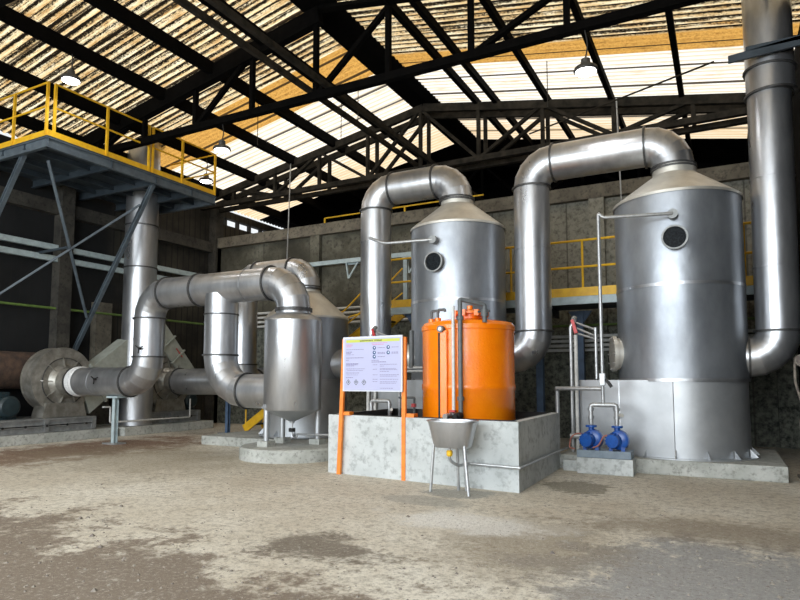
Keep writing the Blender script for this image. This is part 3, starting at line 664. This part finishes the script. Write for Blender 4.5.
# ------------------------------------------------------------------ small vessel with legs
o = MB().lathe((VX, VY, 0), (0, 0, 1), [(1.06, 0), (1.06, .22), (1.03, .25)], 64).build('round_plinth', 'conc_plinth'); tag(o, 'round rough concrete plinth under the small legged vessel', 'plinth')
vs = thing('process_vessel', 'small stainless vessel with cone bottom standing on legs on a round plinth', 'vessel', (VX, VY, .25))
MB().lathe((VX, VY, 0), (0, 0, 1), [(.59, .98), (.60, 1.0), (.60, 2.84), (.56, 2.9), (.37, 3.0), (.37, 3.08)], 56).build('shell', 'steel', vs)
MB().lathe((VX, VY, 0), (0, 0, 1), [(.59, .985), (.06, .74), (.05, .70)], 48).build('cone_bottom', 'steel_matte', vs)
for a in (R_(200 + 37.7), R_(12 + 37.7), R_(112 + 37.7)):
    x = VX + .55 * math.cos(a); y = VY + .55 * math.sin(a)
    MB().tube((x, y, .33), (x, y, 1.05), .06, 16).build('leg', 'steel_matte', vs)
    MB().box(x - .13, x + .13, y - .13, y + .13, .25, .36).build('foot_block', 'conc_plinth', vs, smooth=False)
    for s in (-1, 1):
        dd = V((math.cos(a), math.sin(a), 0)); tt = V((-dd.y, dd.x, 0)); c = V((x, y, 1.02)) + tt * s * .05
        MB().prism([c, c + dd * .12, c + V((0, 0, .14))], tt * .008).build('gusset', 'steel_matte', vs, smooth=False)
MB().sweep([(VX, VY, .74), (VX, VY, .40), (VX + .12, VY, .40), (VX + .12, VY, .48), (VX + 1.0, VY + .1, .48)], .022, .05, 8).build('drain_pipe', 'steel', vs)
MB().box(VX - .05, VX + .05, VY - .05, VY + .05, .52, .6).build('drain_valve', 'black', vs, smooth=False)

# ------------------------------------------------------------------ containment basin
bs = thing('containment_basin', 'open rectangular concrete basin holding the orange tank', 'basin', (-4.4, 10.1, 0))
A, B, C_, D = V((-6.17, 9.0, 0)), V((-2.64, 8.62, 0)), V((-2.72, 11.45, 0)), V((-6.3, 11.52, 0)); w_ = .14
def inset(P0, P1, P2):
    a = (P1 - P0).normalized(); c = (P2 - P1).normalized(); return P1 - a * w_ + c * w_
a_, b2, c2_, d2 = inset(D, A, B), inset(A, B, C_), inset(B, C_, D), inset(C_, D, A)
for p, q, q2, p2 in ((A, B, b2, a_), (B, C_, c2_, b2), (C_, D, d2, c2_), (D, A, a_, d2)):
    MB().foot([(v.x, v.y) for v in (p, q, q2, p2)], 0, 1.0).build('basin_wall', 'conc', bs, smooth=False)
MB().foot([(v.x, v.y) for v in (a_, b2, c2_, d2)], 0, .1).build('basin_floor', 'conc_plinth', bs, smooth=False)
MB().foot([(v.x, v.y) for v in (a_, b2, c2_, d2)], .1, .13).build('basin_liner', 'black', bs, smooth=False)
for p, q in ((a_, b2), (b2, c2_), (c2_, d2), (d2, a_)):
    MB().bar((p.x, p.y, .56), (q.x, q.y, .56), .012, .9).build('basin_liner', 'black', bs, smooth=False)
MB().bar((-6.1, 9.06, 1.004), (-2.7, 8.7, 1.004), .08, .008).build('rim_strip', 'black', bs, smooth=False)

# ------------------------------------------------------------------ orange tank
OX, OY, OR = -3.885, 9.86, .785
ot = thing('chemical_tank', 'bright orange cylindrical tank standing in the concrete basin', 'tank', (OX, OY, .1))
MB().lathe((OX, OY, 0), (0, 0, 1), [(OR, .1), (OR, 1.42), (OR + .012, 1.44), (OR + .012, 1.52), (OR, 1.54), (OR, 2.42), (OR + .015, 2.43), (OR + .015, 2.5), (OR - .03, 2.56), (OR * .5, 2.63), (.05, 2.65)], 72).build('shell', 'orange', ot)
mh = MB().lathe((OX + .12, OY - .2, 0), (0, 0, 1), [(.2, 2.56), (.2, 2.70), (.27, 2.70), (.27, 2.74), (.12, 2.77), (.05, 2.79)], 24)
for k in range(8):
    a = k * math.pi / 4; mh.box(OX + .12 + .28 * math.cos(a) - .04, OX + .12 + .28 * math.cos(a) + .04, OY - .2 + .28 * math.sin(a) - .04, OY - .2 + .28 * math.sin(a) + .04, 2.66, 2.76)
mh.tube((OX + .12, OY - .2, 2.74), (OX + .12, OY - .2, 2.85), .05, 10)
mh.build('manhole_lid', 'orange', ot)
for dx, dy in ((-.62, -.15), (-.44, -.28)):
    x, y = OX + dx, OY + dy
    v_ = MB().tube((x, y, 2.55), (x, y, 2.66), .055, 14).build('vent_boss', 'orange', ot)
    MB().sweep([(x, y, 2.62), (x, y, 2.80), (x + .14, y - .02, 2.80), (x + .14, y - .02, 2.76)], .024, .03, 10).build('vent_elbow', 'grey_pipe', v_)
MB().box(OX - .16, OX - .04, OY - OR - .05, OY - OR + .04, .2, 2.4).build('orange_channel', 'orange', ot, smooth=False, bevel=.01)
MB().tube((-4.06, OY - OR - .03, .5), (-4.06, OY - OR - .03, 2.36), .022, 10).build('level_gauge', 'black', ot)
lv = MB().tube((-4.02, OY - OR + .06, 2.42), (-4.02, OY - OR - .1, 2.42), .055, 16).build('gauge_fitting', 'grey_pipe', ot)
MB().tube((-4.02, OY - OR - .09, 2.42), (-4.02, OY - OR - .105, 2.42), .03, 16).build('fitting_cap', 'galv', lv)
PY = OY - OR - .07
wp = thing('supply_pipe', 'slim white pipe with valve ending above the steel sink', 'pipe', (-3.80, PY, 1.0), 'pipes over the sink')
MB().tube((-3.80, PY, 1.08), (-3.80, PY, 2.78), .026, 12).build('pipe_run', 'pvc', wp)
MB().lathe((-3.80, PY + .02, 1.06), (-.2, -1, -.1), [(.05, 0), (.05, .08), (.035, .1), (.035, .18), (.045, .18), (.045, .26), (.03, .26)], 16).build('valve_body', 'steel', wp)
MB().box(-3.84, -3.74, PY - .10, PY - .02, 1.10, 1.13).build('valve_handle', 'red', wp, smooth=False)
gp = thing('supply_pipe', 'thick grey plastic pipe looping over the orange tank rim down to the sink', 'pipe', (-3.68, PY, 1.0), 'pipes over the sink')
MB().sweep([(-3.68, PY, 1.04), (-3.68, PY, 2.88), (-3.36, PY + .25, 2.80), (-3.36, PY + .25, 2.52)], .036, .03, 14).build('pipe_run', 'grey_pipe', gp)
for z in (1.28, 2.55): MB().tube((-3.68, PY, z), (-3.68, PY, z + .06), .055, 14).build('pipe_collar', 'grey_pipe', gp)
MB().lathe((-3.68, PY, 1.05), (-.25, -1, -.1), [(.055, 0), (.055, .1), (.04, .12), (.04, .16)], 16).build('valve_body', 'black', gp)
vv = MB().tube((-3.36, PY + .25, 2.62), (-3.36, PY + .25, 2.72), .06, 14).build('union_valve', 'grey_pipe', gp)
MB().bar((-3.46, PY + .22, 2.69), (-3.26, PY + .22, 2.69), .03, .03).build('valve_wing', 'black', gp, smooth=False)

# ------------------------------------------------------------------ sink
sx, sy = -3.51, 8.27
sk = thing('wash_sink', 'tapered stainless sink on thin legs in front of the basin', 'sink', (sx, sy, 0))
def rrect(w, d_, z, n=28, p=3.2):
    out = []
    for i in range(n):
        a = 2 * math.pi * i / n; c, s = math.cos(a), math.sin(a)
        out.append(V((sx + w * math.copysign(abs(c) ** (2 / p), c), sy + d_ * math.copysign(abs(s) ** (2 / p), s), z)))
    return out
MB().rings([rrect(.36, .20, 1.0), rrect(.38, .22, 1.0), rrect(.38, .22, 1.02), rrect(.365, .205, 1.02), rrect(.28, .15, .66), rrect(.25, .13, .63), rrect(.02, .01, .62)], 28, False, True).build('bowl', 'steel', sk)
MB().rings([rrect(.355, .195, 1.01), rrect(.27, .14, .68), rrect(.01, .01, .66)], 28, False, True).build('bowl_inside', 'steel_matte', sk)
for (x0, y0, x1, y1) in ((sx - .26, sy - .08, sx - .30, sy - .12), (sx + .22, sy - .1, sx + .33, sy - .22), (sx + .02, sy + .12, sx + .02, sy + .16), (sx + .12, sy + .13, sx + .14, sy + .17)):
    MB().tube((x0, y0, .68), (x1, y1, 0), .022, 10).build('leg', 'galv', sk)
dp = thing('drain_pipe', 'thin grey drain pipe running low around the corner of the basin', 'pipe', (-2.6, 8.55, .35))
MB().sweep([(sx - .05, sy, .62), (sx - .05, sy, .44), (sx + .04, sy + .1, .36), (sx + .1, 8.67, .36), (-2.60, 8.56, .36), (-2.60, 8.62, .36), (-2.68, 11.6, .33), (-2.68, 11.9, .33)], .022, .05, 10).build('pipe_run', 'galv', dp)
MB().lathe((sx - .05, sy, .50), (0, 0, 1), [(.03, 0), (.045, .02), (.045, .07), (.03, .09)], 14).build('valve_body', 'yellow', dp)

# ------------------------------------------------------------------ sign
sg = thing('safety_sign', 'pale lilac information sign on two orange posts in front of the basin', 'sign', (-5.18, 8.78, 0))
for x in (-5.86, -4.60):
    yb = 8.90 if x < -5 else 8.84
    MB().bar((x - (.02 if x < -5 else 0), yb, 0), (x + (.08 if x < -5 else .01), yb, 2.3), .07, .05, (0, 1, 0)).build('post', 'orange_paint', sg, smooth=False)
    MB().box(x, x + .18, yb, yb + .14, 1.0, 1.06).build('bracket', 'orange_paint', sg, smooth=False)
P0 = V((-5.78, 8.87, 0)); P1 = V((-4.59, 8.79, 0)); ux = (P1 - P0).normalized(); un = V((ux.y, -ux.x, 0)); SW = (P1 - P0).length; ZB, ZT = 1.41, 2.33
def sgp(u, v, h=0.): return P0 + ux * (u * SW) + V((0, 0, ZB + (ZT - ZB) * v)) + un * h
def plate(mb, u0, u1, v0, v1, h0, h1):
    return mb.prism([sgp(u0, v0, h0), sgp(u1, v0, h0), sgp(u1, v1, h0), sgp(u0, v1, h0)], un * (h1 - h0))
plate(MB(), 0, 1, 0, 1, 0, .02).build('sign_border', 'sign_edge', sg, smooth=False)
plate(MB(), .025, .975, .02, .965, .02, .024).build('sign_face', 'sign', sg, smooth=False)
plate(MB(), .06, .96, .895, .945, .024, .027).build('title_band', 'sign_band', sg, smooth=False)
rnd = random.Random(3)
def words(mb, u0, u1, v, h, w=.028, gap=.008):
    u = u0
    while u < u1 - .01:
        ww = min(w * rnd.uniform(.4, 1.5), u1 - u); plate(mb, u, u + ww, v - h / 2, v + h / 2, .024, .027); u += ww + gap
tt = MB()
u = .30
while u < .68:
    if abs(u - .405) > .008 and abs(u - .53) > .008:
        plate(tt, u, u + .008, .908, .932, .027, .029)
        if rnd.random() > .4: plate(tt, u, u + .016, .926, .932, .027, .029)
        if rnd.random() > .5: plate(tt, u, u + .016, .908, .914, .027, .029)
    u += .019
o = tt.build('title_lettering', 'ink_dark', sg, smooth=False)
def line(u0, u1, v, h, name='text_line', m='ink'):
    mb = MB(); words(mb, u0, u1, v, h); mb.build(name, m, sg, smooth=False)
for q in ((.06, .17, .85, .016), (.06, .15, .82, .014), (.50, .76, .872, .01), (.51, .70, .845, .012)): line(*q, 'red_text_line', 'ink_red')
for (u0, u1, v, h) in ((.06, .37, .765, .008), (.06, .16, .72, .014), (.06, .14, .695, .012), (.06, .20, .67, .008), (.06, .36, .612, .012), (.06, .12, .57, .01), (.06, .27, .505, .014), (.06, .26, .485, .012), (.06, .20, .465, .01),
                        (.06, .38, .41, .009), (.08, .36, .38, .008), (.06, .30, .335, .011), (.07, .28, .30, .007), (.06, .19, .25, .012), (.50, .62, .56, .01), (.50, .74, .53, .014)):
    line(u0, u1, v, h)
for v in (.48, .40, .30, .22, .18): line(.52, .60, v, .009)
for v, e_ in ((.485, .93), (.455, .72), (.41, .90), (.39, .92), (.36, .80), (.30, .95), (.275, .92), (.22, .95), (.175, .93), (.15, .90), (.06, .85)): line(.64, e_, v, .009)
for u, v in ((.60, .785), (.60, .70), (.60, .68), (.60, .625), (.83, .79), (.83, .70), (.83, .68)): line(u, u + .12, v, .011)
for u, v in ((.545, .785), (.545, .70), (.545, .625), (.775, .79), (.775, .695)):
    p = MB().lathe(sgp(u, v, .024), un, [(.031, 0), (.031, .004)], 24).build('pictogram', 'picto', sg)
    MB().lathe(sgp(u + .004, v + .004, .028), un, [(.013, 0), (.013, .002)], 12).build('pictogram_mark', 'white', p)
for u in (.10, .235, .37):
    q = MB(); c = [sgp(u, .215, .024), sgp(u + .035, .165, .024), sgp(u, .115, .024), sgp(u - .035, .165, .024)]
    for a, b_ in zip(c, c[1:] + c[:1]): q.bar(a, b_, .006, .006)
    plate(q, u - .006, u + .006, .15, .19, .024, .028)
    q.build('hazard_diamond', 'ink_dark', sg, smooth=False)

# ------------------------------------------------------------------ pumps and pipework by the largest tower
pb = MB().box(-2.32, -1.40, 10.93, 11.36, 0, .27).build('pump_plinth', 'conc', smooth=False, bevel=.01); tag(pb, 'small concrete block under the two blue pumps', 'plinth')
fr = MB().box(-2.32, -1.43, 10.94, 11.35, .272, .40).build('channel_plinth', 'slate', smooth=False, bevel=.008); tag(fr, 'grey-blue steel channel frame on the block below the blue pumps', 'plinth')
pp = MB().box(-2.60, -2.34, 11.12, 11.38, 0, .19).build('concrete_block', 'conc', smooth=False, bevel=.01); tag(pp, 'small concrete block left of the pump block', 'plinth')
def pump(x, y, z, label):
    t = thing('centrifugal_pump', label, 'pump', (x, y, z), 'blue pumps')
    MB().lathe((x - .04, y - .17, z + .17), (-.25, -1, 0), [(.05, .10), (.11, .10), (.118, .07), (.118, -.12)], 28).build('motor_body', 'blue', t)
    for k in range(14):
        a = k * math.pi / 7; dx, dz = math.cos(a) * .125, math.sin(a) * .125
        MB().bar((x - .06 + dx, y - .22, z + .17 + dz), (x - .02 + dx, y - .06, z + .17 + dz), .008, .02).build('cooling_fin', 'blue', t, smooth=False)
    MB().lathe((x + .03, y - .06, z + .18), (-.1, -1, 0), [(.10, -.1), (.16, -.07), (.175, 0), (.16, .06), (.11, .09)], 32).build('volute', 'blue', t)
    MB().tube((x, y - .06, z + .28), (x, y - .06, z + .40), .05, 16).build('outlet_neck', 'blue', t)
    MB().tube((x, y - .06, z + .385), (x, y - .06, z + .42), .095, 20).build('outlet_flange', 'blue', t)
    for s in (-1, 1): MB().box(x + s * .1 - .03, x + s * .1 + .03, y - .16, y + .02, z, z + .07).build('foot', 'blue', t, smooth=False)
    return t
p1 = pump(-2.09, 11.15, .40, 'blue centrifugal pump on the block, nearer the basin')
p2 = dup(p1, (-1.66, 11.15, .40), 'blue centrifugal pump on the block, nearer the largest tower')
tag(MB().sweep([(-2.2, 10.98, .66), (-2.3, 11.0, .68), (-2.42, 11.0, .62), (-2.46, 11.0, .42), (-2.36, 11.0, .405)], .013, .08, 8).build('cable_hose', 'copper'), 'pinkish red cable hose looping left of the first blue pump', 'hose', 'pump hoses')
tag(MB().sweep([(-1.76, 10.97, .66), (-1.86, 10.96, .66), (-1.95, 10.95, .48), (-2.05, 10.96, .44)], .013, .08, 8).build('cable_hose', 'copper'), 'pinkish red cable hose between the two blue pumps', 'hose', 'pump hoses')
MY = 11.09
def manifold(dx, y, label, zend=.83, m='galv'):
    t = thing('pump_manifold', label, 'pipe', (-1.88 + dx, y, .8), 'pump manifolds')
    MB().sweep([(-2.09 + dx, y, zend), (-2.09 + dx, y, 1.17), (-1.66 + dx, y, 1.17), (-1.66 + dx, y, zend)], .040, .05, 12).build('pipe_run', m, t)
    for x in (-2.09, -1.66):
        for z in (.93, 1.07): MB().tube((x + dx, y, z), (x + dx, y, z + .05), .054, 12).build('pipe_union', 'galv', t)
    MB().tube((-1.60 + dx, y - .02, 1.0), (-1.56 + dx, y - .1, 1.0), .03, 10).build('gauge', 'cone', t)
    return t
manifold(0, MY, 'galvanised pipe arch joining the two blue pumps')
manifold(-4.45, 11.1, 'galvanised pipe arch seen below the sign', .12)
def riser(dx, y, label, top, x0, tw, labels=None):
    t = thing('riser_pipe', label, 'pipe', (x0, y, 1.2), 'tower riser pipes')
    return t
t = riser(0, MY, 'tall galvanised pipe rising beside the largest tower to its nozzle', 0, -1.88, None)
MB().sweep([(-1.88, MY, 1.19), (-1.88, MY, 4.56), (-1.80, MY, 4.46), (-.69, 11.35, 4.46)], .03, .06, 12).build('pipe_run', 'galv', t)
MB().tube((-.69, 11.34, 4.46), (-.69, 11.60, 4.46), .085, 18).build('nozzle', 'skid', t)
MB().box(-1.93, -1.83, MY - .05, MY + .05, 1.50, 1.72).build('valve_body', 'galv', t, smooth=False, bevel=.01)
MB().bar((-1.82, MY - .06, 1.62), (-1.72, MY - .08, 1.48), .03, .05).build('valve_handle', 'black', t, smooth=False)
t = riser(0, 11.45, 'galvanised nozzle pipe curving left from the tower behind the orange tank', 0, -6.4, None)
MB().sweep([(-5.28, 11.45, 4.52), (-6.35, 11.3, 4.52), (-6.72, 11.3, 4.68)], .032, .1, 12).build('pipe_run', 'galv', t)
MB().tube((-5.28, 11.42, 4.52), (-5.28, 11.66, 4.52), .085, 18).build('nozzle', 'skid', t)
tag(MB().sweep([(-1.9, MY, 1.45), (-2.72, 11.25, 1.45), (-2.74, 11.38, 1.45), (-2.74, 11.38, .98)], .035, .05, 12).build('transfer_pipe', 'galv'), 'galvanised pipe bending from the tall riser down onto the basin wall', 'pipe')
tag(MB().sweep([(-2.60, 11.75, .56), (-2.35, 11.75, .56), (-2.35, 11.55, .56)], .05, .03, 12).build('suction_pipe', 'galv'), 'short thick pipe low between the basin and the pump block', 'pipe')
# nozzle clusters: twin standing pipes and sloping ones
def cluster(dx, y, label, zlow):
    t = thing('valve_pipework', label, 'pipework', (-2.5 + dx, y, .3), 'pipework left of the towers')
    MB().sweep([(-2.57 + dx, y, zlow), (-2.57 + dx, y, 2.62), (-2.50 + dx, y, 2.70)], .035, .05, 10).build('standpipe', 'galv', t)
    MB().sweep([(-2.47 + dx, y - .05, zlow), (-2.47 + dx, y - .05, 2.45)], .035, .05, 10).build('standpipe', 'pvc', t)
    for z0, z1 in ((2.70, 2.54), (2.60, 2.42), (2.5, 2.36)): MB().tube((-2.50 + dx, y, z0), (-2.11 + dx, y, z1), .02, 8).build('sloping_pipe', 'galv', t)
    MB().sweep([(-2.11 + dx, y, 2.58), (-2.11 + dx, y, 1.62)], .03, .05, 10).build('standpipe', 'galv', t)
    MB().bar((-2.52 + dx, y - .08, 2.74), (-2.45 + dx, y - .08, 2.48), .06, .05).build('valve_handle', 'red', t, smooth=False)
    MB().tube((-2.50 + dx, y - .08, 2.72), (-2.50 + dx, y + .02, 2.78), .05, 10).build('valve_body', 'galv', t)
cluster(0, 11.84, 'twin standing pipes with a red valve handle left of the largest tower', .02)
cluster(-4.42, 11.9, 'pipes with a red valve handle showing above the sign', .27)
# pipework left of the orange tank
lp = thing('dosing_pipework', 'grey dosing pipes between the sign and the orange tank', 'pipework', (-5.7, 11.3, 1.2))
MB().tube((-5.70, 11.30, 1.85), (-5.70, 11.30, 2.62), .05, 12).build('stub_pipe', 'grey_pipe', lp)
MB().tube((-5.98, 11.30, 1.85), (-5.2, 11.30, 1.85), .03, 10).build('cross_pipe', 'galv', lp)
MB().tube((-5.98, 11.30, 1.78), (-5.2, 11.30, 1.78), .03, 10).build('cross_pipe', 'galv', lp)
MB().sweep([(-5.98, 11.30, 1.85), (-5.98, 11.30, .1)], .03, .05, 10).build('standpipe', 'galv', lp)
MB().sweep([(-5.98, 11.28, 1.24), (-5.63, 11.28, 1.24), (-5.63, 11.28, .1)], .025, .03, 10).build('loop_pipe', 'grey_pipe', lp)
MB().box(-5.67, -5.59, 11.22, 11.30, 1.05, 1.12).build('valve_handle', 'red', lp, smooth=False)
tag(MB().tube((-6.98, 11.7, .27), (-6.98, 11.7, 1.9), .035, 10).build('standpipe', 'pvc'), 'pale upright pipe seen under the left part of the sign', 'pipe')

# ------------------------------------------------------------------ hanging rods
tag(MB().tube((-13.1, 16.45, 4.0), (-12.95, 16.45, 9.1), .02, 6).build('hanger_rod', 'galv'), 'slim steel rod hanging from the roof truss behind the duct of the short tower', 'rod', 'hanger rods')
tag(MB().tube((-2.15, 16.45, 3.56), (-2.25, 16.45, 9.0), .02, 6).build('hanger_rod', 'galv'), 'slim steel rod hanging from the roof behind the largest arching duct', 'rod', 'hanger rods')
for x, y, z0, z1, lb in ((-9.6, 14.5, 8.6, 9.7, 'left of the pale roof stripes'), (-8.9, 14.3, 8.9, 9.9, 'beside the ridge'), (-3.6, 14.6, 8.3, 9.3, 'over the largest tower'), (-11.6, 13.2, 8.3, 9.4, 'near the second lamp')):
    tag(MB().tube((x, y, z0), (x, y, zr(x) + .12), .012, 5).build('hanging_wire', 'black'), 'thin dark wire hanging under the roof sheets, %s' % lb, 'wire', 'hanging wires')
hg = MB().sweep([(1.10, 12.0, 1.98), (1.03, 12.0, 1.90), (1.02, 12.0, 1.55), (1.10, 12.0, 1.25), (1.08, 12.0, .7)], .02, .1, 8)
hg.tube((1.12, 12.1, 1.92), (1.12, 11.9, 1.92), .10, 14).tube((1.14, 12.0, .05), (1.14, 12.0, 1.85), .035, 12).box(1.06, 1.3, 11.9, 12.15, .55, .95).box(1.0, 1.3, 11.9, 12.2, 0, .05)
tag(hg.build('hose_stand', 'hang'), 'dusty pale fitting with a black hose at the far right edge', 'hose')

# ------------------------------------------------------------------ loose grit
gr = MB(); rg = random.Random(11)
for k in range(650):
    if k < 400: x, y = rg.uniform(-8, -1.5), rg.uniform(2.4, 5.0)
    elif k < 520: x, y = rg.gauss(-.2, .8), rg.gauss(5.7, .6)
    else: x, y = rg.uniform(-9, 1.2), rg.uniform(4.5, 8.3)
    if x > 1.4 or (x - 0) ** 2 + y ** 2 < 6: continue
    s = rg.uniform(.006, .018) * (2.0 if rg.random() > .93 else 1); a = rg.uniform(0, 3)
    c, q = math.cos(a) * s, math.sin(a) * s
    gr.add([(x + c, y + q, 0), (x - q, y + c, 0), (x - c * 1.4, y - q, 0), (x + q, y - c * 1.2, 0), (x + rg.uniform(-.3, .3) * s, y, s * .8)], [(0, 1, 4), (1, 2, 4), (2, 3, 4), (3, 0, 4), (3, 2, 1, 0)])
o = gr.build('loose_grit', 'hang', smooth=False); tag(o, 'small stones and litter scattered over the dusty floor', 'grit', kind='stuff')
